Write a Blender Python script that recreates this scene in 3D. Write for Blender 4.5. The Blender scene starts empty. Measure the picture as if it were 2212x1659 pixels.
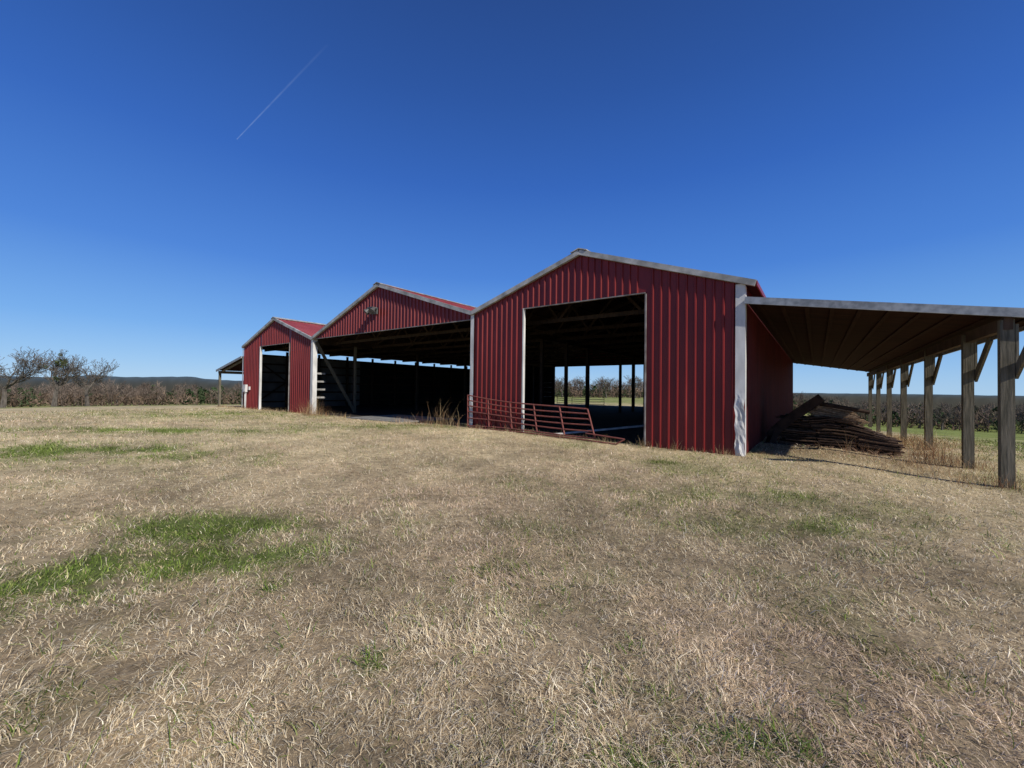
import bpy, math, random
import numpy as np
from mathutils import Vector, Matrix
random.seed(7); rng=np.random.default_rng(7)
scene=bpy.context.scene
scene.view_settings.view_transform='Standard'; scene.view_settings.look='None'; scene.view_settings.exposure=0

# ------------------------------------------------------------ materials
def newmat(name):
    m=bpy.data.materials.new(name); m.use_nodes=True
    return m, m.node_tree.nodes, m.node_tree.links
def noisy(name,c1,c2,scale=4.0,rough=0.7,detail=6,bump=0.0,stretch=(1,1,1),c3=None,spec=0.3,lo=0.35,hi=0.65,metal=0):
    m,n,l=newmat(name); b=n['Principled BSDF']
    tc=n.new('ShaderNodeTexCoord'); mp=n.new('ShaderNodeMapping'); mp.inputs['Scale'].default_value=stretch
    l.new(tc.outputs['Object'],mp.inputs['Vector'])
    nz=n.new('ShaderNodeTexNoise'); nz.inputs['Scale'].default_value=scale; nz.inputs['Detail'].default_value=detail
    l.new(mp.outputs[0],nz.inputs['Vector'])
    r=n.new('ShaderNodeValToRGB'); e=r.color_ramp.elements
    e[0].position=lo; e[0].color=(*c1,1); e[1].position=hi; e[1].color=(*c2,1)
    if c3: k=r.color_ramp.elements.new(min(0.98,hi+0.12)); k.color=(*c3,1)
    l.new(nz.outputs['Fac'],r.inputs['Fac']); l.new(r.outputs['Color'],b.inputs['Base Color'])
    b.inputs['Roughness'].default_value=rough; b.inputs['Specular IOR Level'].default_value=spec
    b.inputs['Metallic'].default_value=metal
    if bump:
        bp=n.new('ShaderNodeBump'); bp.inputs['Strength'].default_value=bump; bp.inputs['Distance'].default_value=0.02
        l.new(nz.outputs['Fac'],bp.inputs['Height']); l.new(bp.outputs[0],b.inputs['Normal'])
    return m
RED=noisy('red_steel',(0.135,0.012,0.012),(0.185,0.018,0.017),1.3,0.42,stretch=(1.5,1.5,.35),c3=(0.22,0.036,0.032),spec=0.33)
REDS=noisy('red_steel_shaded',(0.07,0.008,0.008),(0.115,0.013,0.012),1.3,0.6,stretch=(1.5,1.5,.35),c3=(0.14,0.026,0.024),spec=0.2)  # darker copy of the red steel, lean-to shade put into the colour
ROOFRED=noisy('red_roof_steel',(0.24,0.04,0.04),(0.31,0.065,0.062),1.2,0.5,c3=(0.34,0.12,0.11),spec=0.35)
TRIM=noisy('white_trim',(0.46,0.45,0.43),(0.66,0.65,0.63),2.5,0.5,stretch=(2,2,.5),c3=(0.72,0.71,0.69))
RAKE=noisy('weathered_rake_trim',(0.22,0.22,0.21),(0.42,0.42,0.41),3,0.6,c3=(0.52,0.52,0.5))
EDGE=noisy('opening_edge_metal',(0.13,0.11,0.10),(0.28,0.26,0.25),3,0.6)
LAMP=noisy('lamp_housing',(0.05,0.05,0.05),(0.11,0.11,0.11),6,0.5)
WOOD=noisy('dark_timber',(0.020,0.012,0.008),(0.045,0.028,0.018),3,0.9,stretch=(4,1,1))
POST=noisy('treated_post',(0.08,0.072,0.05),(0.17,0.148,0.108),5,0.85,stretch=(6,6,.5),bump=0.4)
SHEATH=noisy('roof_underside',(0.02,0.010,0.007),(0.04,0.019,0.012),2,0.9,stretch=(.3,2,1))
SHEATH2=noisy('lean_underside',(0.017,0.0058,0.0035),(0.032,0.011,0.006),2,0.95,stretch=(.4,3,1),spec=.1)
LEANT=noisy('lean_timber',(0.020,0.008,0.005),(0.036,0.014,0.009),3,0.95,stretch=(3,1,1),spec=.1)
INGREY=noisy('inner_panel',(0.07,0.075,0.08),(0.13,0.135,0.14),1.2,0.7)
DARKIN=noisy('inner_shade',(0.008,0.007,0.006),(0.016,0.014,0.012),1.2,0.9)  # near-black colour standing in for deep interior shade
GREYW=noisy('grey_board',(0.18,0.175,0.165),(0.34,0.33,0.31),5,0.85)
RUST=noisy('gate_red',(0.14,0.045,0.038),(0.22,0.07,0.055),9,0.75,c3=(0.11,0.06,0.045))
GALV=noisy('galvanised',(0.2,0.21,0.22),(0.36,0.37,0.38),8,0.5,metal=0.3)
CONC=noisy('concrete',(0.16,0.155,0.14),(0.26,0.25,0.235),3,0.9,bump=0.2)
PILE=noisy('old_wood_stack',(0.05,0.029,0.019),(0.15,0.09,0.056),13,0.9,stretch=(1,1,3),c3=(0.30,0.2,0.13))
PILEM=noisy('old_wood_stack_dark',(0.025,0.014,0.01),(0.08,0.046,0.03),13,0.9,stretch=(1,1,3),c3=(0.16,0.10,0.07))
PILEL=noisy('split_wood_light',(0.18,0.115,0.07),(0.40,0.28,0.18),15,0.9)
PILED=noisy('old_wood_dark',(0.022,0.013,0.009),(0.055,0.032,0.022),5,0.9,bump=.5)
BARK=noisy('bark',(0.07,0.058,0.048),(0.14,0.12,0.10),6,0.9,stretch=(1,1,.3))
def attrmat(name,trans=0.0):
    m,n,l=newmat(name)
    for x in list(n): n.remove(x)
    o=n.new('ShaderNodeOutputMaterial'); a=n.new('ShaderNodeAttribute'); a.attribute_name='col'
    d=n.new('ShaderNodeBsdfDiffuse'); l.new(a.outputs['Color'],d.inputs['Color'])
    if trans:
        t=n.new('ShaderNodeBsdfTranslucent'); mx=n.new('ShaderNodeMixShader'); mx.inputs[0].default_value=trans
        l.new(a.outputs['Color'],t.inputs['Color'])
        l.new(d.outputs[0],mx.inputs[1]); l.new(t.outputs[0],mx.inputs[2]); l.new(mx.outputs[0],o.inputs[0])
    else: l.new(d.outputs[0],o.inputs[0])
    return m
BLADE=attrmat('grass_blades',.12); LEAF=attrmat('tree_mass')

# ------------------------------------------------------------ mesh builder
class MB:
    def __init__(s): s.v=[]; s.f=[]
    def quad(s,a,b,c,d):
        i=len(s.v); s.v+= [tuple(a),tuple(b),tuple(c),tuple(d)]; s.f.append((i,i+1,i+2,i+3))
    def box(s,lo,hi):
        x0,y0,z0=lo;x1,y1,z1=hi;i=len(s.v)
        s.v+=[(x0,y0,z0),(x1,y0,z0),(x1,y1,z0),(x0,y1,z0),(x0,y0,z1),(x1,y0,z1),(x1,y1,z1),(x0,y1,z1)]
        s.f+=[tuple(i+k for k in q) for q in [(0,3,2,1),(4,5,6,7),(0,1,5,4),(1,2,6,5),(2,3,7,6),(3,0,4,7)]]
    def beam(s,p,q,w,h,up=(0,0,1)):
        p=Vector(p);q=Vector(q);d=(q-p).normalized();u=Vector(up)
        if abs(d.dot(u))>.99:u=Vector((0,1,0))
        r=d.cross(u).normalized();u=r.cross(d).normalized();i=len(s.v)
        for c in (p,q):
            for a,b in((-1,-1),(1,-1),(1,1),(-1,1)): s.v.append(tuple(c+r*a*w/2+u*b*h/2))
        s.f+=[tuple(i+k for k in t) for t in [(0,1,2,3),(7,6,5,4),(0,4,5,1),(1,5,6,2),(2,6,7,3),(3,7,4,0)]]
    def tube(s,p,q,r1,r2,n=6,cap=False):
        p=Vector(p);q=Vector(q);d=(q-p)
        if d.length<1e-6:return
        d.normalize();u=Vector((0,0,1)) if abs(d.z)<.9 else Vector((1,0,0));r=d.cross(u).normalized();u=r.cross(d);i=len(s.v)
        for c,R in((p,r1),(q,r2)):
            for k in range(n):
                a=2*math.pi*k/n; s.v.append(tuple(c+(r*math.cos(a)+u*math.sin(a))*R))
        for k in range(n): s.f.append((i+k,i+(k+1)%n,i+n+(k+1)%n,i+n+k))
        if cap: s.f.append(tuple(i+k for k in range(n))[::-1]); s.f.append(tuple(i+n+k for k in range(n)))
    def obj(s,name,mat,parent=None,smooth=False):
        me=bpy.data.meshes.new(name); me.from_pydata(s.v,[],s.f); me.materials.append(mat); me.update()
        if smooth: me.polygons.foreach_set('use_smooth',[True]*len(me.polygons))
        o=bpy.data.objects.new(name,me); scene.collection.objects.link(o)
        if parent: o.parent=parent
        return o
def empty(name,loc=(0,0,0),rz=0):
    e=bpy.data.objects.new(name,None); e.location=loc; e.rotation_euler=(0,0,rz); e.empty_display_size=.5
    scene.collection.objects.link(e); return e

# ------------------------------------------------------------ frames / noise / terrain
P0=np.array([5.85,10.44]); DX=np.array([.8043,-.5942]); DY=np.array([.5942,.8043])
RZ=math.atan2(DX[1],DX[0])
def l2w(s,t): return P0+DX*(-s)+DY*t
def w2l(x,y):
    a=x-P0[0]; b=y-P0[1]; return -(a*DX[0]+b*DX[1]), a*DY[0]+b*DY[1]
TAB=rng.random((8,256,256))
def vn(x,y,seed=0):
    x=np.asarray(x,float);y=np.asarray(y,float);xi=np.floor(x).astype(int);yi=np.floor(y).astype(int);fx=x-xi;fy=y-yi
    fx=fx*fx*(3-2*fx);fy=fy*fy*(3-2*fy);T=TAB[seed%8];o=seed*37
    g=lambda a,b:T[(a+o)%256,(b+o)%256]
    return (g(xi,yi)*(1-fx)+g(xi+1,yi)*fx)*(1-fy)+(g(xi,yi+1)*(1-fx)+g(xi+1,yi+1)*fx)*fy
def fbm(x,y,sc,seed=0,o=4):
    v=0;a=.5;t=0
    for k in range(o): v=v+a*vn(x*sc*2**k+k*17.3,y*sc*2**k+k*9.1,seed+k);t+=a;a*=.55
    return v/t
def ss(x,a,b):
    t=np.clip((x-a)/(b-a),0,1);return t*t*(3-2*t)
def terrain(x,y):
    x=np.asarray(x,float);y=np.asarray(y,float)
    r=np.hypot(x,y);az=np.degrees(np.arctan2(x,y))
    g=np.interp(az,[-180,-60,-28,-10,0,22,32,40,60,180],[.03,.034,.034,.012,.007,.007,.03,.055,.055,.03])
    st=np.interp(az,[-180,-20,5,25,40,180],[30,34,60,60,16,16])
    q=np.clip(r-st,0,120); drop=g*(np.sqrt(q*q+36)-6)
    s,t=w2l(x,y)
    b=.13*ss(s,1,8)*ss(y,5,11)*(1-ss(r,60,90))-.13*ss(-s,1.5,4)*ss(y,4,8)*(1-ss(r,60,90))
    return b-drop+ (fbm(x,y,.25,1,3)-.5)*.09*ss(r,1,5)
def blob(x,y,cx,cy,rx,ry,rot=0):
    c,s=math.cos(rot),math.sin(rot);a=(x-cx)*c+(y-cy)*s;b=-(x-cx)*s+(y-cy)*c
    return np.exp(-((a/rx)**2+(b/ry)**2))
GREENS=[(-3.6,4.75,1.1,.42,0,1.1),(-4.0,3.5,1.3,.45,.1,1.1),(-2.6,3.95,.8,.3,.2,.6),(-3.2,2.9,.5,.3,0,.3),(-9.8,9.3,3.2,.9,-.1,1.1),(-12,13.5,4.5,.9,0,.7),
 (-.2,3.65,.15,.12,0,.6),(-.8,2.43,.1,.1,0,.7),(-1.9,3.3,.15,.12,0,.5),(1.15,1.9,.3,.15,0,.2),
 (3.2,9.2,.9,.4,-.5,.7),(3.9,5.2,1.6,.7,0,.35),(2.2,6.3,1.0,.5,0,.3),(2.6,3.2,.6,.4,0,.25),(-5,16,4,1.2,0,.4),(-16,22,6,3,0,.5),(4.5,6.5,1.5,.5,-.3,.4)]
def green(x,y):
    g=np.zeros_like(x)
    for cx,cy,rx,ry,ro,a in GREENS: g=g+a*blob(x,y,cx,cy,rx,ry,ro)
    n=fbm(x,y,1.6,2); g=g*(.2+1.5*ss(n,.34,.64))
    g=g+.30*ss(fbm(x,y,.6,3),.48,.7)*ss(x,-1.5,2.5)+.18*ss(fbm(x,y,1.7,5,3),.58,.74)
    r=np.hypot(x,y);s,t=w2l(x,y)
    g=g+.75*ss(r,40,62)+.6*ss(-s,5,8)*ss(y,6,10)
    return np.clip(g,0,1)
def shade(x,y): return (.72+.54*fbm(x,y,.8,4))*(.88+.24*ss(fbm(x,y,3.1,6,3),.3,.62))
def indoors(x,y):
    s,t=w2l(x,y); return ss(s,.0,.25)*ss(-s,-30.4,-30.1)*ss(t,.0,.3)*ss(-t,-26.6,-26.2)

# ------------------------------------------------------------ ground
NR,NA=300,900
rad=np.concatenate([[.25],np.geomspace(.6,6000,NR-1)]); ang=np.linspace(-math.pi,math.pi,NA,endpoint=False)
rad[0]=0.001
R,A=np.meshgrid(rad,ang,indexing='ij'); X=(R*np.sin(A)).ravel();Y=(R*np.cos(A)).ravel();Z=terrain(X,Y)
V=np.stack([X,Y,Z],1)
i=np.arange(NR-1)[:,None]*NA;j=np.arange(NA)[None,:];j2=(j+1)%NA
F=np.stack([(i+j),(i+j2),(i+NA+j2),(i+NA+j)],-1).reshape(-1,4)[:,::-1]
def npmesh(name,V,F,mat,col=None,smooth=False):
    me=bpy.data.meshes.new(name);k=F.shape[1]
    me.vertices.add(len(V));me.vertices.foreach_set('co',V.astype(np.float32).ravel())
    me.loops.add(F.size);me.loops.foreach_set('vertex_index',F.astype(np.int32).ravel())
    me.polygons.add(len(F));me.polygons.foreach_set('loop_start',np.arange(0,F.size,k,dtype=np.int32))
    if smooth: me.polygons.foreach_set('use_smooth',np.ones(len(F),bool))
    me.update(calc_edges=True)
    if col is not None:
        a=me.attributes.new('col','FLOAT_COLOR','POINT');c=np.ones((len(V),4),np.float32);c[:,:3]=col;a.data.foreach_set('color',c.ravel())
    me.materials.append(mat);o=bpy.data.objects.new(name,me);scene.collection.objects.link(o);return o
g=green(V[:,0],V[:,1])[:,None];r_=np.hypot(V[:,0],V[:,1])[:,None]
near=np.array([.30,.23,.145]);far=np.array([.50,.405,.24]);straw=near+(far-near)*ss(r_,3,16)
grn=np.array([.12,.145,.045])+(np.array([.20,.23,.065])-np.array([.12,.145,.045]))*ss(r_,3,25)
C=straw*(1-g)+grn*g; C=C*shade(V[:,0],V[:,1])[:,None]
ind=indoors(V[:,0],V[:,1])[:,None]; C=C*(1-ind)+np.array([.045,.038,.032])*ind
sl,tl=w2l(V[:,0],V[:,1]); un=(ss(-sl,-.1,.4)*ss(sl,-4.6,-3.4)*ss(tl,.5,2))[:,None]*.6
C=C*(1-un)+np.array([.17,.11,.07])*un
gm,n,l=newmat('ground_grass_soil');b=n['Principled BSDF'];b.inputs['Roughness'].default_value=.95;b.inputs['Specular IOR Level'].default_value=.05
a=n.new('ShaderNodeAttribute');a.attribute_name='col';tc=n.new('ShaderNodeTexCoord')
n1=n.new('ShaderNodeTexNoise');n1.inputs['Scale'].default_value=9;n1.inputs['Detail'].default_value=10;n1.inputs['Roughness'].default_value=.7;l.new(tc.outputs['Object'],n1.inputs['Vector'])
n2=n.new('ShaderNodeTexNoise');n2.inputs['Scale'].default_value=.35;n2.inputs['Detail'].default_value=8;l.new(tc.outputs['Object'],n2.inputs['Vector'])
mr=n.new('ShaderNodeMapRange');mr.inputs[1].default_value=.3;mr.inputs[2].default_value=.7;mr.inputs[3].default_value=.5;mr.inputs[4].default_value=1.45;l.new(n1.outputs[0],mr.inputs[0])
mr2=n.new('ShaderNodeMapRange');mr2.inputs[1].default_value=.3;mr2.inputs[2].default_value=.7;mr2.inputs[3].default_value=.8;mr2.inputs[4].default_value=1.2;l.new(n2.outputs[0],mr2.inputs[0])
mm=n.new('ShaderNodeMath');mm.operation='MULTIPLY';l.new(mr.outputs[0],mm.inputs[0]);l.new(mr2.outputs[0],mm.inputs[1])
vm=n.new('ShaderNodeVectorMath');vm.operation='SCALE';l.new(a.outputs['Color'],vm.inputs[0]);l.new(mm.outputs[0],vm.inputs['Scale']);l.new(vm.outputs[0],b.inputs['Base Color'])
bp=n.new('ShaderNodeBump');bp.inputs['Strength'].default_value=.7;bp.inputs['Distance'].default_value=.05;l.new(n1.outputs[0],bp.inputs['Height']);l.new(bp.outputs[0],b.inputs['Normal'])
ground=npmesh('ground',V,F,gm,C,True)

# ------------------------------------------------------------ grass
def blades(px,py,L,w,el0,el1,yaw,col,curl,pz=None):
    N=len(px);pz=terrain(px,py) if pz is None else pz
    pts=[np.stack([px,py,pz-.004],1)];ws=[1,.85,.55,0]
    for k in range(3):
        e=el0+(el1-el0)*k/2;yy=yaw+curl*k/2
        d=np.stack([np.cos(e)*np.cos(yy),np.cos(e)*np.sin(yy),np.sin(e)],1);nx=pts[-1]+d*(L/3)[:,None]
        pts.append(nx)
    wy=yaw+np.pi/2+rng.normal(0,.5,N);side=np.stack([np.cos(wy),np.sin(wy),np.zeros(N)],1)*w[:,None]/2
    V=np.zeros((N,7,3))
    for k in range(3): V[:,2*k]=pts[k]-side*ws[k];V[:,2*k+1]=pts[k]+side*ws[k]
    V[:,6]=pts[3]
    f=np.array([[0,1,3],[0,3,2],[2,3,5],[2,5,4],[4,5,6]]);F=(np.arange(N)[:,None,None]*7+f[None]).reshape(-1,3)
    return V.reshape(-1,3),F,np.repeat(col,7,0)
N=640000
a0,b0=1.15**.4,34**.4
rr=(a0+(b0-a0)*rng.random(N))**2.5;aa=np.radians(rng.uniform(-62,62,N))
px=rr*np.sin(aa);py=rr*np.cos(aa)
keep=(indoors(px,py)<.3)&(rng.random(N)<.36+.9*ss(fbm(px,py,6,6,3),.32,.62))
px,py,rr=px[keep],py[keep],rr[keep];N=len(px)
g=green(px,py);isg=rng.random(N)<g*.75+.025
pal=np.array([[.68,.56,.37],[.84,.73,.52],[.54,.42,.26],[.38,.28,.17],[.60,.52,.40],[.70,.54,.34],[.92,.83,.65]])
pp=np.array([.26,.19,.17,.11,.11,.10,.06]);col=pal[rng.choice(7,N,p=pp)]
gp=np.array([[.13,.20,.035],[.21,.28,.06],[.10,.15,.03],[.29,.32,.11]]);col[isg]=gp[rng.choice(4,isg.sum())]
col=col*rng.uniform(.68,1.15,N)[:,None]*shade(px,py)[:,None]
tint=ss(fbm(px,py,.5,7),.5,.7)[:,None];col=col*(1-tint*np.array([.0,.07,.04]))
hh=.4+1.1*fbm(px,py,1.8,5,3)
L=rng.gamma(4,.0120,N)*hh*(1+rr*.03)+.018
el0=np.radians(rng.uniform(5,65,N));el1=el0-np.radians(rng.uniform(20,100,N))
el0[isg]=np.radians(rng.uniform(25,80,isg.sum()));el1[isg]=el0[isg]-.6
yaw=fbm(px,py,2.2,3,3)*10+rng.normal(0,1.4,N)
w=rng.uniform(.0017,.0038,N)*(1+rr*.12);w[isg]*=1.3
Vg,Fg,Cg=blades(px,py,L,w,el0,el1,yaw,col,rng.normal(0,.9,N))
grass=npmesh('grass',Vg,Fg,BLADE,Cg)

# weeds (tall dry and green clumps)
W=[]
def clump(x,y,n,h,spread,cols,wid=.006,el=(50,88)):
    qx=x+rng.normal(0,spread,n);qy=y+rng.normal(0,spread,n)
    c=np.array(cols)[rng.integers(0,len(cols),n)]*rng.uniform(.7,1.2,n)[:,None]
    e0=np.radians(rng.uniform(el[0],el[1],n));W.append(blades(qx,qy,rng.uniform(.45,1.1,n)*h,np.full(n,wid)*rng.uniform(.6,1.3,n),e0,e0-np.radians(rng.uniform(5,55,n)),rng.uniform(0,6.28,n),c,rng.normal(0,.5,n)))
DRY=[[.42,.31,.17],[.52,.4,.23],[.3,.2,.11],[.25,.15,.08]];TAN=[[.6,.48,.28],[.5,.38,.2]];RB=[[.26,.13,.07],[.35,.2,.11],[.42,.3,.17]];GRN=[[.10,.155,.035],[.16,.22,.06],[.13,.18,.045]]
for s in np.arange(-.2,9.6,.22):
    x,y=l2w(s+rng.normal(0,.1),-.12-abs(rng.normal(0,.15)));clump(x,y,22,rng.uniform(.15,.42),.1,DRY+([GRN[0]] if rng.random()<.4 else []))
for s in np.arange(20.7,34,.35):
    x,y=l2w(s+rng.normal(0,.1),-.2);clump(x,y,18,rng.uniform(.15,.4),.14,DRY,.010)
for s,t,h,n_ in [(20.3,-.5,1.3,110),(19.6,-.6,.8,80),(20.8,-.4,.9,70),(18.9,-.4,.6,40),(10.4,-.5,1.4,34),(11.2,-.6,.7,36),(9.9,-.5,.9,34),(12.2,-.4,.45,40),(10.2,-.9,.4,40),(13,-.3,.4,40),(17.5,-.3,.35,40),(12.7,1.5,.4,30)]:
    x,y=l2w(s,t);clump(x,y,n_,h,.25,DRY+RB,.008)
for t in [0,2.45,6.86,11.4]:
    x,y=l2w(-4.4,t);clump(x,y-.1,130,.42,.22,DRY+RB,.006);clump(x-.5,y+.2,110,.45,.4,RB+DRY,.006)
for k in range(40):
    s=-rng.uniform(.3,4.6);t=rng.uniform(.2,2.2);x,y=l2w(s,t);clump(x,y,50,rng.uniform(.1,.25),.25,RB+TAN+DRY,.006,(10,70))
for k in range(60):
    s=-rng.uniform(.2,5.8);t=rng.uniform(6.5,14);x,y=l2w(s,t);clump(x,y,40,rng.uniform(.3,.8),.3,RB+DRY,.008,(40,85))
for k in range(22):
    s=-rng.uniform(3.7,4.6);t=rng.uniform(2.5,5);x,y=l2w(s,t);clump(x,y,20,rng.uniform(.5,1.1),.15,RB,.006,(55,88))
for k in range(12):
    s=-rng.uniform(1.6,3.6);t=rng.uniform(1.9,2.7);x,y=l2w(s,t);clump(x,y,10,rng.uniform(.3,.9),.15,RB,.005,(55,88))
for x,y,h,n_ in [(1.15,1.88,.13,60),(1.3,1.85,.12,45),(.95,1.95,.1,40),(-.8,2.42,.12,60),(-.2,3.62,.11,50),(.55,1.8,.09,40),(.75,2.6,.09,30),(-1.9,3.3,.1,50),(.4,3.3,.1,40),(-1.45,2.6,.09,30),(2.1,2.4,.1,30),(1.9,1.8,.1,30),(.3,2.0,.08,24),(1.7,2.1,.1,30)]:
    clump(x,y,n_,h,.05,GRN,.006,(10,60))
for k in range(320):
    x=rng.uniform(-8,9);y=rng.uniform(1.7,11);clump(x,y,14,rng.uniform(.06,.17),.06,DRY+TAN,.003,(10,75))
off=0;Vs=[];Fs=[];Cs=[]
for v,f,c in W: Vs.append(v);Fs.append(f+off);Cs.append(c);off+=len(v)
npmesh('weeds',np.vstack(Vs),np.vstack(Fs),BLADE,np.vstack(Cs))

# ------------------------------------------------------------ barn
barn=empty('metal_barn',(P0[0],P0[1],0),RZ)
KS=[0,4.6,9.18,15.15,21.1,25.7,30.35];KZ=[4.45,6.04,4.56,6.5,4.35,5.88,4.35]
prof=lambda s:float(np.interp(s,KS,KZ))
TL=26.4
PIT=.2286
def ribpts(a0,a1,h=.03,extra=()):
    pts=[(a0,0)]
    k=math.ceil((a0+.045)/PIT)
    while k*PIT<a1-.045:
        c=k*PIT
        if c>a0+.045: pts+=[(c-.036,0),(c-.016,h),(c+.016,h),(c+.036,0)]
        k+=1
    pts.append((a1,0))
    return pts
def wall(mb,a0,a1,place,zb,zt,h=.042):
    P=ribpts(a0,a1,h);i=len(mb.v)
    for a,o in P:
        x,y=place(a,o);mb.v.append((x,y,zb(a)));mb.v.append((x,y,zt(a)))
    for k in range(len(P)-1): j=i+2*k;mb.f.append((j,j+2,j+3,j+1))
fr=lambda a,o:(-a,-o)
fw=MB()
for s0,s1,zb,cut in [(.05,2.47,-.02,0),(2.47,6.79,4.47,0),(6.79,9.12,.12,0),(9.2,21.02,4.31,0),(21.14,23.75,.1,0),(23.75,27.7,4.26,0),(27.7,30.32,.1,0)]:
    wall(fw,s0,s1,fr,lambda a,z=zb:z+(0.02*math.sin(a*9) if z<1 else 0),lambda a:prof(a)-.04)
fw.obj('front_wall',RED,barn)
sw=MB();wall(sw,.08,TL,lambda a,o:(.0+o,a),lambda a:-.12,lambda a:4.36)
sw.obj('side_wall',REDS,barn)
sw=MB();wall(sw,.05,TL,lambda a,o:(-30.35-o,a),lambda a:0.02,lambda a:3.88)
sw.obj('far_side_wall',RED,barn)
bw=MB();bk=lambda a,o:(-a,TL+o)
wall(bw,.0,9.18,bk,lambda a:0,lambda a:prof(a)-.05);wall(bw,9.18,21.1,bk,lambda a:4.12,lambda a:prof(a)-.05);wall(bw,21.1,30.35,bk,lambda a:0,lambda a:prof(a)-.05)
bw.obj('back_wall',RED,barn)
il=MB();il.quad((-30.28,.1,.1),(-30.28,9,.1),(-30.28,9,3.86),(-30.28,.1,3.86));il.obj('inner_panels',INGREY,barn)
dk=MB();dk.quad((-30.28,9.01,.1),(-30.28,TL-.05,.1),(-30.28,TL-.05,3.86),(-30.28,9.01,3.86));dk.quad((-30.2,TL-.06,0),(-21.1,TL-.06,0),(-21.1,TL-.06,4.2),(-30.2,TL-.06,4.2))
dk.quad((-.06,.1,-.1),(-.06,TL-.05,-.1),(-.06,TL-.05,4.3),(-.06,.1,4.3));dk.quad((-9.1,TL-.06,0),(-.1,TL-.06,0),(-.1,TL-.06,4.2),(-9.1,TL-.06,4.2));dk.obj('inner_shade_sheets',DARKIN,barn)  # dark sheets over the inner walls, barn shade painted as colour
# roofs
rf=MB();ru=MB()
def slope(sa,za,sb,zb,t0=-.1,t1=TL+.15,mb=rf,un=ru,h=.025,th=.05):
    P=ribpts(t0,t1,h);i=len(mb.v)
    for a,o in P: mb.v+=[(-sa,a,za+o),(-sb,a,zb+o)]
    for k in range(len(P)-1): j=i+2*k;mb.f.append((j,j+2,j+3,j+1))
    un.quad((-sa,t0,za-th),(-sb,t0,zb-th),(-sb,t1,zb-th),(-sa,t1,za-th))
for k in range(6):
    sa,za,sb,zb=KS[k],KZ[k]+.03,KS[k+1],KZ[k+1]+.03
    if k==0: za-=.3*(zb-za)/(sb-sa);sa=-.3
    if k==5: zb-=.15*(za-zb)/(sb-sa);sb+=.15
    slope(sa,za,sb,zb)
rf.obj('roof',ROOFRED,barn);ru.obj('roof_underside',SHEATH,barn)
rk=MB()
for k in range(6):
    sa,za,sb,zb=KS[k],KZ[k],KS[k+1],KZ[k+1]
    if k==0: za-=.28*(zb-za)/(sb-sa);sa=-.28
    rk.beam((-sa,-.079-.004*(k%2),za-.025),(-sb,-.079-.004*(k%2),zb-.025),.11,.15)
for k in (1,3,5):
    rk.beam((-KS[k]+.14,-.16,KZ[k]+.045),(-KS[k]+.14,TL+.15,KZ[k]+.045),.3,.03,up=(.33,0,1));rk.beam((-KS[k]-.14,-.16,KZ[k]+.047),(-KS[k]-.14,TL+.15,KZ[k]+.047),.3,.03,up=(-.33,0,1))
rk.obj('rake_trim',RAKE,barn)
ev=MB();ev.beam((.3,-.1,4.33),(.3,TL+.1,4.33),.03,.12);ev.obj('eave_edge',RED,barn)
tr=MB()
def dentstrip(s0,s1,z0,z1,tt,amp,wrapx=None):
    nz_=40;zs=np.linspace(z0,z1,nz_);nx_=5;i=len(tr.v)
    for z in zs:
        d=amp*(1-ss(z,1.2,1.7))
        for q in range(nx_):
            s=s0+(s1-s0)*q/(nx_-1);o=d*(vn(s*14,z*5,2)-.5)+d*.4*math.sin(z*8)*math.sin(math.pi*q/4)
            tr.v.append((-s+d*.6*(vn(3,z*4,4)-.5),tt-abs(o)*0.9,z))
    for a in range(nz_-1):
        for q in range(nx_-1): j=i+a*nx_+q;tr.f.append((j,j+1,j+nx_+1,j+nx_))
dentstrip(-.05,.17,-.15,4.36,-.056,.08)
tr.box((.048,-.052,-.12),(.055,.14,4.3))
dentstrip(9.08,9.25,.05,4.5,-.055,.03);tr.box((-9.25,-.05,.05),(-9.242,.08,4.4))
dentstrip(21.0,21.22,.05,4.3,-.055,.02);tr.box((-21.005,-.05,.05),(-20.998,.2,4.3))
dentstrip(30.24,30.38,.05,4.3,-.055,.0)
tr.box((-6.81,-.05,.1),(-6.76,.06,4.47));tr.box((-27.74,-.05,.1),(-27.67,.08,4.26))
tr.obj('corner_trim',TRIM,barn)
t2=MB();t2.box((-6.75,-.045,4.445),(-2.5,.03,4.475));t2.box((-20.98,-.045,4.285),(-9.27,.03,4.315));t2.box((-27.66,-.045,4.235),(-23.75,.03,4.265));t2.box((-2.5,-.045,0),(-2.46,.06,4.43));t2.box((-23.78,-.045,.1),(-23.75,.06,4.22));t2.obj('opening_trim',EDGE,barn)
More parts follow.
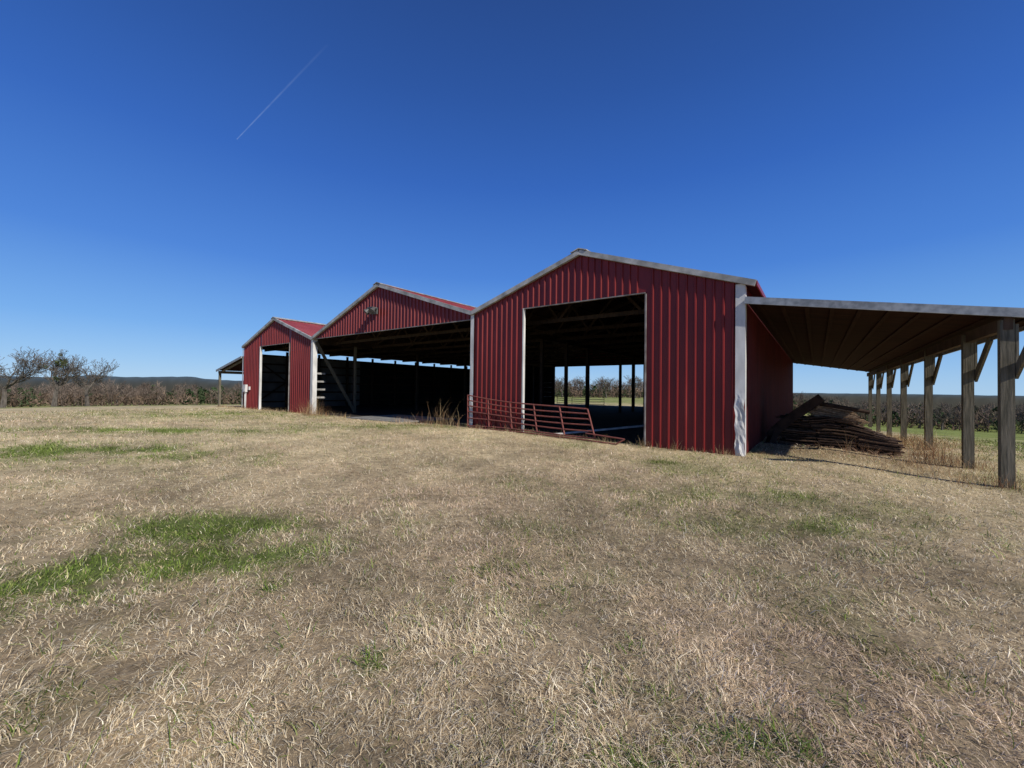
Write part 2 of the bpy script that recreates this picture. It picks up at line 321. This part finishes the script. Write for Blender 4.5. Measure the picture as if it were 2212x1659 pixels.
# frame
fm=MB()
PT=[.1,2.5,5.0,7.4,9.9,14.9,17.3,19.8,22.3,24.7,26.3]
for t in PT: fm.box((-9.26,t-.07,0),(-9.11,t+.08,4.3))
for t in [.1,2.6,7.5,12.4,17.3,22.2,26.3]: fm.box((-21.18,t-.07,0),(-21.03,t+.08,4.2))
for s in (12.4,17.1): fm.box((-s-.07,TL-.1,-.5),(-s+.07,TL+.05,4.2))
for s in (9.18,21.1): fm.beam((-s,0.1,4.2),(-s,TL-.1,4.2),.1,.28)
for k in range(11):
    t=1.3+2.44*k
    for q in range(3):
        a,m,b=KS[2*q],KS[2*q+1],KS[2*q+2];ze=4.18+.01*q;zm=KZ[2*q+1]-.16;za=KZ[2*q]-.14;zb=KZ[2*q+2]-.14
        fm.beam((-a-.1,t,ze),(-b+.1,t,ze),.045,.14);fm.beam((-a-.1,t+.05,za),(-m,t+.05,zm),.045,.14);fm.beam((-m,t+.05,zm),(-b+.1,t+.05,zb),.045,.14)
        for u0,u1 in((.17,.25),(.33,.25),(.33,.5),(.67,.5),(.67,.75),(.83,.75)):
            s0=a+(b-a)*u0;s1=a+(b-a)*u1;fm.beam((-s0,t+.025,ze),(-s1,t+.025,float(np.interp(s1,[a,m,b],[za,zm,zb]))),.04,.09)
for k in range(6):
    for u in np.linspace(.08,.92,7):
        s=KS[k]+(KS[k+1]-KS[k])*u;z=KZ[k]+(KZ[k+1]-KZ[k])*u-.07;fm.beam((-s,0.02,z),(-s,TL,z),.09,.04)
fm.obj('timber_frame',WOOD,barn)
br_=MB();br_.beam((-21.1+.13,.1,4.15),(-20.97,2.6,.1),.05,.17);br_.beam((-20.95,2.55,.1),(-20.95,2.55,4.1),.09,.12);br_.obj('diagonal_brace',POST,barn)
gb=MB()
for z in (.5,1.2,1.9,2.6,3.2,3.82): gb.box((-30.26,.1,z),(-30.2,TL-.2,z+.11))
for t in np.arange(.3,26,2.44): gb.box((-30.2,t,0),(-30.06,t+.14,4.2))
gb.beam((-30.1,.6,.4),(-30.1,5,3.6),.03,.1);gb.beam((-30.1,5,.4),(-30.1,.6,3.6),.03,.1)
gb.obj('wall_girts',WOOD,barn)
gw=MB()
for z in (1.0,1.45,1.9,2.35): gw.box((-21.16,.22,z),(-21.1,.75,z+.10))
for z in (.9,1.4,1.9,2.4): gw.box((-22.6,TL-.5,z),(-21.3,TL-.3,z+.06))
gw.obj('shelf_slats',GREYW,barn)
# right lean-to
LS=5.0;lz=lambda s:3.96-.171*s
lr=MB();lu=MB();slope(-LS,lz(LS),-.06,lz(.06),-.15,TL,mb=lr,un=lu,th=.03)
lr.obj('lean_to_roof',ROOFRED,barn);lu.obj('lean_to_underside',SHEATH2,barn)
lf=MB();lf.beam((.05,-.17,lz(0)-.045),(LS+.02,-.17,lz(LS)-.045),.05,.17);lf.beam((LS+.03,-.14,lz(LS)-.05),(LS+.03,TL,lz(LS)-.05),.04,.13);lf.obj('lean_to_fascia',GALV,barn)
lt=MB()
for s in np.arange(.3,LS,.5): lt.beam((s,-.1,lz(s)-.045),(s,TL-.1,lz(s)-.045),.09,.025)
PR=[0,2.45,6.86,11.4,15.8,20.2,24.6]
lt.obj('lean_to_purlins',LEANT,barn)
lt=MB();lt.beam((4.4,-.1,2.97),(4.4,TL,2.97),.12,.24)
lt.obj('lean_to_beam',noisy('beam_timber',(0.05,0.03,0.02),(0.09,0.055,0.036),3,0.9,stretch=(3,1,1)),barn)
lp=MB()
for t in PR:
    j=random.uniform(-.02,.02);lp.box((4.31+j,t-.085,-.6),(4.49+j,t+.085,3.04))
    lp.beam((4.52,t+.05,2.0),(4.52,t-1.05,2.85),.045,.2)
    lp.box((4.50+j,t-.07,2.0),(4.545+j,t+.07,2.95))
lp.obj('lean_to_posts',POST,barn)
# left lean-to
l2=MB();lu2=MB();l3=MB();z0=3.7;sl2=.19
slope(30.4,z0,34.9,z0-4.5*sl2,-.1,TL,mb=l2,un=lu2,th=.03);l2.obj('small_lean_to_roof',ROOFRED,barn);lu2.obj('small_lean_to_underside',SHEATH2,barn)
l3.beam((-30.4,-.12,z0-.05),(-34.95,-.12,z0-4.55*sl2-.05),.05,.15);l3.obj('small_lean_to_fascia',GALV,barn)
l4=MB()
for t in (0.05,4.5,8.9,13.3,17.7,22.1,26.2): l4.box((-34.78,t-.07,-1),(-34.63,t+.07,2.75));l4.beam((-30.4,t+.1,z0-.17),(-34.8,t+.1,z0-.17-4.4*sl2),.05,.14)
l4.beam((-34.7,-.05,2.68),(-34.7,TL,2.68),.1,.2);l4.obj('small_lean_to_posts',POST,barn)
# flood light + meter box
fl=MB();zf=5.25;fl.box((-15.44,-.12,zf-.14),(-15.16,-.043,zf+.14));fl.beam((-15.3,-.12,zf),(-15.3,-.30,zf+.02),.08,.08)
fl.tube((-15.42,-.24,zf+.10),(-15.52,-.46,zf-.10),.07,.15,12,True);fl.tube((-15.18,-.24,zf+.10),(-15.08,-.46,zf-.10),.07,.15,12,True);fl.box((-15.5,-.40,zf+.10),(-15.1,-.12,zf+.15));fl.obj('flood_light',LAMP,barn)
mb=MB();mb.box((-29.85,-.19,1.25),(-29.5,-.043,1.75));mb.box((-29.8,-.2,1.3),(-29.55,-.19,1.5));mb.tube((-29.6,-.1,1.25),(-29.6,-.1,.1),.03,.03,8);mb.tube((-29.72,-.1,1.25),(-29.72,-.1,.1),.045,.045,8);mb.box((-29.2,-.12,1.4),(-29.05,-.043,1.62));mb.obj('meter_box',TRIM,barn)

# ------------------------------------------------------------ gates, board, pad
def lw(s,t,z): p=l2w(s,t);return Vector((p[0],p[1],z))
def gate(name,BL,TL_,TR,BR,nb=6,nv=4,mat=RUST,r=.024,extra=None):
    m=MB();BL,TL_,TR,BR=[lw(*q) for q in (BL,TL_,TR,BR)]
    def pt(u,v):
        p=(BL*(1-u)+BR*u)*(1-v)+(TL_*(1-u)+TR*u)*v
        p.z+=.035*math.sin(u*5+v*3)-.03*u*(1-u)*4*(v);return p
    for k in range(nb):
        v=(k/(nb-1))**.9
        for q in range(10): m.tube(pt(q/10,v),pt((q+1)/10,v),r,r,8)
    for k in range(nv):
        u=k/(nv-1)
        for q in range(5): m.tube(pt(u,q/5),pt(u,(q+1)/5),r*1.15,r*1.15,8)
    if extra:
        for a_,b_ in zip(extra[:-1],extra[1:]): m.tube(a_,b_,.022,.022,8)
    return m.obj(name,mat,None,True)
gate('pipe_gate',(9.2,-.2,.22),(9.2,-.22,1.38),(4.25,-.12,1.0),(3.9,-.3,.2),6,6,extra=[lw(9.1,-.25,.16),lw(6.5,-.32,.16),(lw(4.6,-.38,.12)),lw(3.2,-.4,.06),lw(2.95,-.35,.22),lw(4.2,-.32,.30)])
gate('pipe_gate',(21,26.8,.0),(21,26.8,1.2),(15.6,26.8,1.2),(15.6,26.8,.0),6,4,noisy('gate_rust',(0.3,0.16,0.1),(0.45,0.26,0.17),9,0.7))
m=MB();m.beam(lw(5.75,.45,.1),lw(3.1,3.4,.42),.14,.05);m.obj('white_board',TRIM)
m=MB()
p=[lw(17.3,-.25,.05),lw(13.2,-.35,.05),lw(12.9,3.0,.05),lw(17.5,3.0,.05)];q=[v+Vector((0,0,.10)) for v in p]
m.quad(*q)
for k in range(4): m.quad(p[k],p[(k+1)%4],q[(k+1)%4],q[k])
m.obj('concrete_pad',CONC)

# ------------------------------------------------------------ lumber pile
pile=empty('lumber_pile',(10.0,12.7,-.12),math.atan2(-.62,.78))
m=MB();m2=MB();ml=MB();md=MB()
NL=19
for k in range(NL):
    z=.03+k*.054
    lx=random.uniform(-.12,.12)
    xe=1.36-max(0,k-11)*.14+random.uniform(-.10,.10)
    for c in range(3):   # three bundles side by side
        for d in np.arange(-.62,.6,.2):
            tgt=m if random.random()<.62 else m2
            L0=-1.34+lx;w3=(xe-L0)/3
            x0=L0+w3*c+random.uniform(-.05,.05);x1=x0+w3*random.uniform(.93,1.05)
            segs=3;pp_=None;yw=random.uniform(-.06,.06);w_=random.uniform(.14,.19);t_=random.uniform(.022,.046);jz=random.uniform(-.016,.016);jy=random.uniform(-.08,.08)
            for q in range(segs+1):
                xx=x0+(x1-x0)*q/segs
                zz=z+jz-.22*max(0,xx+.2)*(k/NL)+.05*math.sin(xx*3.1+1)*(k/NL)+random.uniform(-.014,.014)
                cur=(xx,d+jy+yw*xx,zz)
                if pp_: tgt.beam(pp_,cur,w_,t_)
                pp_=cur
for k in range(11):
    for d in np.arange(-.5,.3,.15):
        z=1.02+k*.032;x0=-.60+random.uniform(-.12,.12);x1=.62+random.uniform(-.2,.16)-k*.04
        ml.beam((x0,d,z+.03),(x1,d+random.uniform(-.05,.05),z-.15+random.uniform(-.02,.02)),.11,.022)
for k in range(4):
    prev=None
    for q in range(6):
        u=q/5;cur=(-1.66+1.3*u,-.75+k*.22,.35+1.25*u**.85)
        if prev: md.beam(prev,cur,.215,.28+.03*(k%2)-.04*u)
        prev=cur
md.beam((-1.70,-.82,.0),(-1.5,-.7,.62),.26,.18)
md.tube((-.4,-.55,1.42),(.75,-.35,1.20),.07,.055,9,True)
md.tube((-1.75,-1.0,.08),(-.5,-.95,.10),.08,.06,9,True)
for k in range(34):
    x=random.uniform(-2.1,1.5);y=random.uniform(-1.2,-.72);a=random.uniform(0,3.1);L_=random.uniform(.15,.5);m.beam((x,y,.05),(x+L_*math.cos(a),y+L_*math.sin(a),.08+random.uniform(0,.14)),.07,.025)
m.obj('stacked_boards',PILE,pile);m2.obj('stacked_boards_dark',PILEM,pile);ml.obj('upper_boards',PILEL,pile);md.obj('leaning_slabs',PILED,pile)

# ------------------------------------------------------------ trees
def bare_tree(name,x,y,h,seed,mist=0,spread=1.0):
    rd=random.Random(seed);m=MB();tips=[]
    z=float(terrain(x,y))-.2
    def br(p,d,L,r,dep):
        n=3;q=p
        for k in range(n):
            sg=.05 if dep==0 else .13
            d=(d+Vector((rd.gauss(0,sg),rd.gauss(0,sg),rd.gauss(.05,.07)))).normalized();q2=q+d*L/n;r2=max(r*(1-.13),.015)
            m.tube(q,q2,r,r2,5 if dep<3 else 3);q=q2;r=r2
            if dep>0 and dep<5 and k<2 and rd.random()<.7:
                a=Vector((rd.gauss(0,1),rd.gauss(0,1),rd.gauss(.1,.5))).normalized();br(q,(d*.6+a*.7).normalized(),L*rd.uniform(.5,.72),r*.55,dep+1)
        tips.append((q,dep))
        if dep<6:
            for _ in range(2 if dep else 4):
                a=Vector((rd.gauss(0,1),rd.gauss(0,1),rd.gauss(.15,.4))).normalized()
                br(q,(d*.75+a*.58*spread).normalized(),L*rd.uniform(.62,.82),r*.66,dep+1)
    br(Vector((0,0,0)),Vector((0,0,1)),h*.25,h*.030,0)
    hm=max(v[2] for v in m.v);k=h/hm;m.v=[(a*k+x,b*k+y,c*k+z) for a,b,c in m.v]
    e=empty(name,(0,0,0));m.obj('trunk_and_limbs',BARK,e)
    if mist:
        c=[t[0] for t in tips if t[1] in(4,5)]
        lo=MB()
        for _ in range(mist):
            q=rd.choice(c)*k+Vector((x,y,z))
            R=rd.uniform(.2,.42)
            for _ in range(90):
                u=Vector((rd.gauss(0,1),rd.gauss(0,1),rd.gauss(0,1))).normalized()*R*rd.random()**.4;a=Vector((rd.gauss(0,1),rd.gauss(0,1),rd.gauss(0,1)))*.06;b=Vector((rd.gauss(0,1),rd.gauss(0,1),rd.gauss(0,1)))*.06
                lo.quad(q+u,q+u+a,q+u+a+b,q+u+b)
        lo.obj('mistletoe',noisy('mistletoe_leaf',(.04,.06,.015),(.08,.10,.03),5,.8),e)
def at(px_,Y): return (px_-1106)/891*Y
for px_,Y,h,s_,mi,sp in [(118,60,8.8,3,14,.9),(190,66,8.2,11,0,.8),(8,58,9.0,21,0,.9),(-60,58,9.2,5,2,1),(255,100,6.5,17,0,1),(1215,120,6.5,33,0,1.1),(1255,135,7.5,34,0,1),(1310,125,7,35,0,1),(1372,118,7,36,0,1.1),(2035,82,5.6,41,0,1),(1850,90,5,42,0,1),(1760,100,5.5,43,0,1),(2230,80,6,44,0,1)]:
    bare_tree('bare_tree',at(px_,Y),Y,h,s_,mi,sp)

Vs=[];Cs=[]
def tris(cx,cy,cz,size,asp,elev,cols):
    n_=len(cx);th=rng.uniform(0,6.28,n_);d=np.stack([np.cos(th)*np.cos(elev),np.sin(th)*np.cos(elev),np.sin(elev)],1)
    a2=rng.normal(0,1,(n_,3));sd=np.cross(d,a2);sd/=np.linalg.norm(sd,axis=1)[:,None]
    c=np.stack([cx,cy,cz],1);Vs.append(np.stack([c-sd*(size*asp)[:,None],c+sd*(size*asp)[:,None],c+d*size[:,None]],1).reshape(-1,3));Cs.append(np.repeat(cols,3,0))
NT=1700
for k in range(NT):
    az=math.radians(rng.uniform(-78,78));azd=math.degrees(az)
    R_=rng.uniform(128,200)
    if 5<azd<25: R_=rng.uniform(140,200)
    x=R_*math.sin(az);y=R_*math.cos(az);z=float(terrain(x,y))
    pine=rng.random()<(.5 if -40<azd<-30 else .06 if azd<0 else .25)
    h=rng.uniform(3.6,6.3)*(1.1 if 0<azd<25 else .95)
    if pine:
        n_=120;u=rng.random(n_);hz=.12+.85*u;rd_=(1-u)**.7*.30*h*rng.random(n_)**.5+.1;t=rng.uniform(0,6.28,n_)
        cb=np.array([.035,.055,.025])*rng.uniform(.8,1.6)
        tris(x+rd_*np.cos(t),y+rd_*np.sin(t),z+hz*h*.9,rng.uniform(.3,.7,n_),.45,rng.uniform(-.3,.6,n_),cb*rng.uniform(.6,1.4,(n_,1)))
    else:
        n_=110;u=rng.random(n_);hz=.25+.72*u;rd_=np.sin(np.pi*(.15+.8*u))*.32*h*rng.random(n_)**.6;t=rng.uniform(0,6.28,n_)
        cb=np.array([.17,.132,.105])*rng.uniform(.6,1.25)
        tris(x+rd_*np.cos(t),y+rd_*np.sin(t),z+hz*h,rng.uniform(.7,1.6,n_),.035,rng.uniform(.3,1.4,n_),cb*rng.uniform(.6,1.3,(n_,1)))
        tris(np.full(3,x),np.full(3,y),np.full(3,z),np.full(3,h*.9),.02,np.full(3,1.5),np.tile(cb*.9,(3,1)))
n_=60000;az=np.radians(rng.uniform(-80,80,n_));R_=rng.uniform(122,205,n_);x=R_*np.sin(az);y=R_*np.cos(az)
z=terrain(x,y);hb=1.2+2.2*vn(az*90,R_*.06,3);cb=np.array([.125,.09,.065])*(.5+.95*vn(az*60,R_*.05,5))[:,None]
gg=(vn(az*45,R_*.04,6)>.70)[:,None];cb=np.where(gg,np.array([.05,.065,.032]),cb)*rng.uniform(.6,1.3,(n_,1))
tris(x,y,z+hb*rng.random(n_),rng.uniform(.5,1.3,n_),.13,rng.uniform(.2,1.5,n_),cb)
Vt=np.vstack(Vs);npmesh('distant_trees',Vt,np.arange(len(Vt)).reshape(-1,3),LEAF,np.vstack(Cs))

# wooded hills
az=np.radians(np.linspace(-100,100,500))
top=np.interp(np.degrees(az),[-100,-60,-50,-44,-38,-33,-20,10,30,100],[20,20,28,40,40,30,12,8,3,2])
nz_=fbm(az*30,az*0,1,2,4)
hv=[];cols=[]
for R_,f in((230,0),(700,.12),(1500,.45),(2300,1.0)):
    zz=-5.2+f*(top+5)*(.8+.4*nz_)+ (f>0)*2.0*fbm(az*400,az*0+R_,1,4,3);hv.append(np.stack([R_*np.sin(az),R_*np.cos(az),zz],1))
    c=np.array([.07,.065,.045])*(1-f)+np.array([.08,.115,.14])*f;cols.append(np.tile(c,(500,1))*(.8+.4*fbm(az*200,az*0+R_,1,3,3))[:,None])  # bluish aerial haze mixed into the colour of the farther rings
HV=np.vstack(hv);i=np.arange(3)[:,None]*500;j=np.arange(499)[None,:]
HF=np.stack([i+j,i+j+1,i+500+j+1,i+500+j],-1).reshape(-1,4)
npmesh('hills',HV,HF,attrmat('hill_woods_hazed'),np.vstack(cols))

# ------------------------------------------------------------ contrail
m,n,l=newmat('contrail_glow')
for x in list(n): n.remove(x)
o=n.new('ShaderNodeOutputMaterial');tp=n.new('ShaderNodeBsdfTransparent');df=n.new('ShaderNodeEmission');df.inputs[0].default_value=(.5,.68,1,1);df.inputs[1].default_value=.8  # emission stands in for sunlight on the vapour trail
mx=n.new('ShaderNodeMixShader');at_=n.new('ShaderNodeAttribute');at_.attribute_name='col'
l.new(at_.outputs['Fac'],mx.inputs[0]);l.new(tp.outputs[0],mx.inputs[1]);l.new(df.outputs[0],mx.inputs[2]);l.new(mx.outputs[0],o.inputs[0])
def skyp(px_,py_,H):
    u=(px_-1106)/891;v=(842.5+.012*(px_-1106)-py_)/891;Y=H/v;return np.array([u*Y,Y,H])
A_=skyp(500,296,3000);B_=skyp(700,80,3000);dd=(B_-A_);pr=np.array([-dd[1],dd[0],0]);pr/=np.linalg.norm(pr)
K=60;tv=[];tcx=[]
for k in range(K):
    u=k/(K-1);w_=8+9*u;c=A_+dd*u;a_=(.25*(1-u)**1.1+.01)*(.7+.6*float(vn(k*.5,0,1)))
    if u>.97:a_=0
    for q,al in((-1,0),(0,a_),(1,0)): tv.append(c+pr*w_*q);tcx.append([al]*3)
tf=[]
for k in range(K-1):
    for q in range(2): j=k*3+q;tf.append([j,j+1,j+4,j+3])
npmesh('contrail',np.array(tv),np.array(tf),m,np.array(tcx))

# ------------------------------------------------------------ sky, sun, camera
w=bpy.data.worlds.new('World');scene.world=w;w.use_nodes=True;n=w.node_tree.nodes;l=w.node_tree.links
sk=n.new('ShaderNodeTexSky');sk.sky_type='NISHITA';sk.sun_disc=False
hx,hy=.66,-.751;EL=math.radians(35);sk.sun_elevation=EL;sk.sun_rotation=math.atan2(hx,hy);sk.altitude=100;sk.air_density=1.0;sk.dust_density=.2;sk.ozone_density=3.0
tcw=n.new('ShaderNodeTexCoord');sx=n.new('ShaderNodeSeparateXYZ');l.new(tcw.outputs['Generated'],sx.inputs[0])
rp=n.new('ShaderNodeValToRGB');e=rp.color_ramp.elements
stops=[(0,(.38,.62,.89)),(.05,(.27,.52,.88)),(.12,(.15,.39,.84)),(.26,(.058,.22,.71)),(.44,(.026,.128,.53)),(.58,(.018,.088,.38)),(.72,(.014,.060,.26)),(1,(.012,.045,.19))]
e[0].position=0;e[0].color=(*stops[0][1],1);e[1].position=1;e[1].color=(*stops[-1][1],1)
for p_,c in stops[1:-1]: k=e.new(p_);k.color=(*c,1)
l.new(sx.outputs['Z'],rp.inputs['Fac'])
sc_=n.new('ShaderNodeVectorMath');sc_.operation='SCALE';sc_.inputs['Scale'].default_value=10;l.new(rp.outputs['Color'],sc_.inputs[0])
mxw=n.new('ShaderNodeMixRGB');mxw.inputs[0].default_value=.85;l.new(sk.outputs[0],mxw.inputs[1]);l.new(sc_.outputs[0],mxw.inputs[2])
bg=n['Background'];bg.inputs[1].default_value=.1;l.new(mxw.outputs[0],bg.inputs[0])
sd=bpy.data.lights.new('sun','SUN');sd.energy=5;sd.angle=math.radians(.5);sd.color=(1,.95,.86)
so=bpy.data.objects.new('sun',sd);scene.collection.objects.link(so)
dirv=Vector((-hx*math.cos(EL),-hy*math.cos(EL),-math.sin(EL)));so.rotation_euler=dirv.to_track_quat('-Z','Y').to_euler();so.location=(20,-20,25)
cam=bpy.data.cameras.new('camera');co=bpy.data.objects.new('camera',cam);scene.collection.objects.link(co)
cam.sensor_width=36;cam.lens=891/2212*36;cam.clip_end=20000;cam.clip_start=.05
p_=math.atan(13/891);ro=.012;f=Vector((0,math.cos(p_),math.sin(p_)));r0=Vector((1,0,0));u0=r0.cross(f)
r1=r0*math.cos(ro)+u0*math.sin(ro);u1=u0*math.cos(ro)-r0*math.sin(ro)
M=Matrix(((r1.x,u1.x,-f.x,0),(r1.y,u1.y,-f.y,0),(r1.z,u1.z,-f.z,1.6),(0,0,0,1)));co.matrix_world=M
scene.camera=co
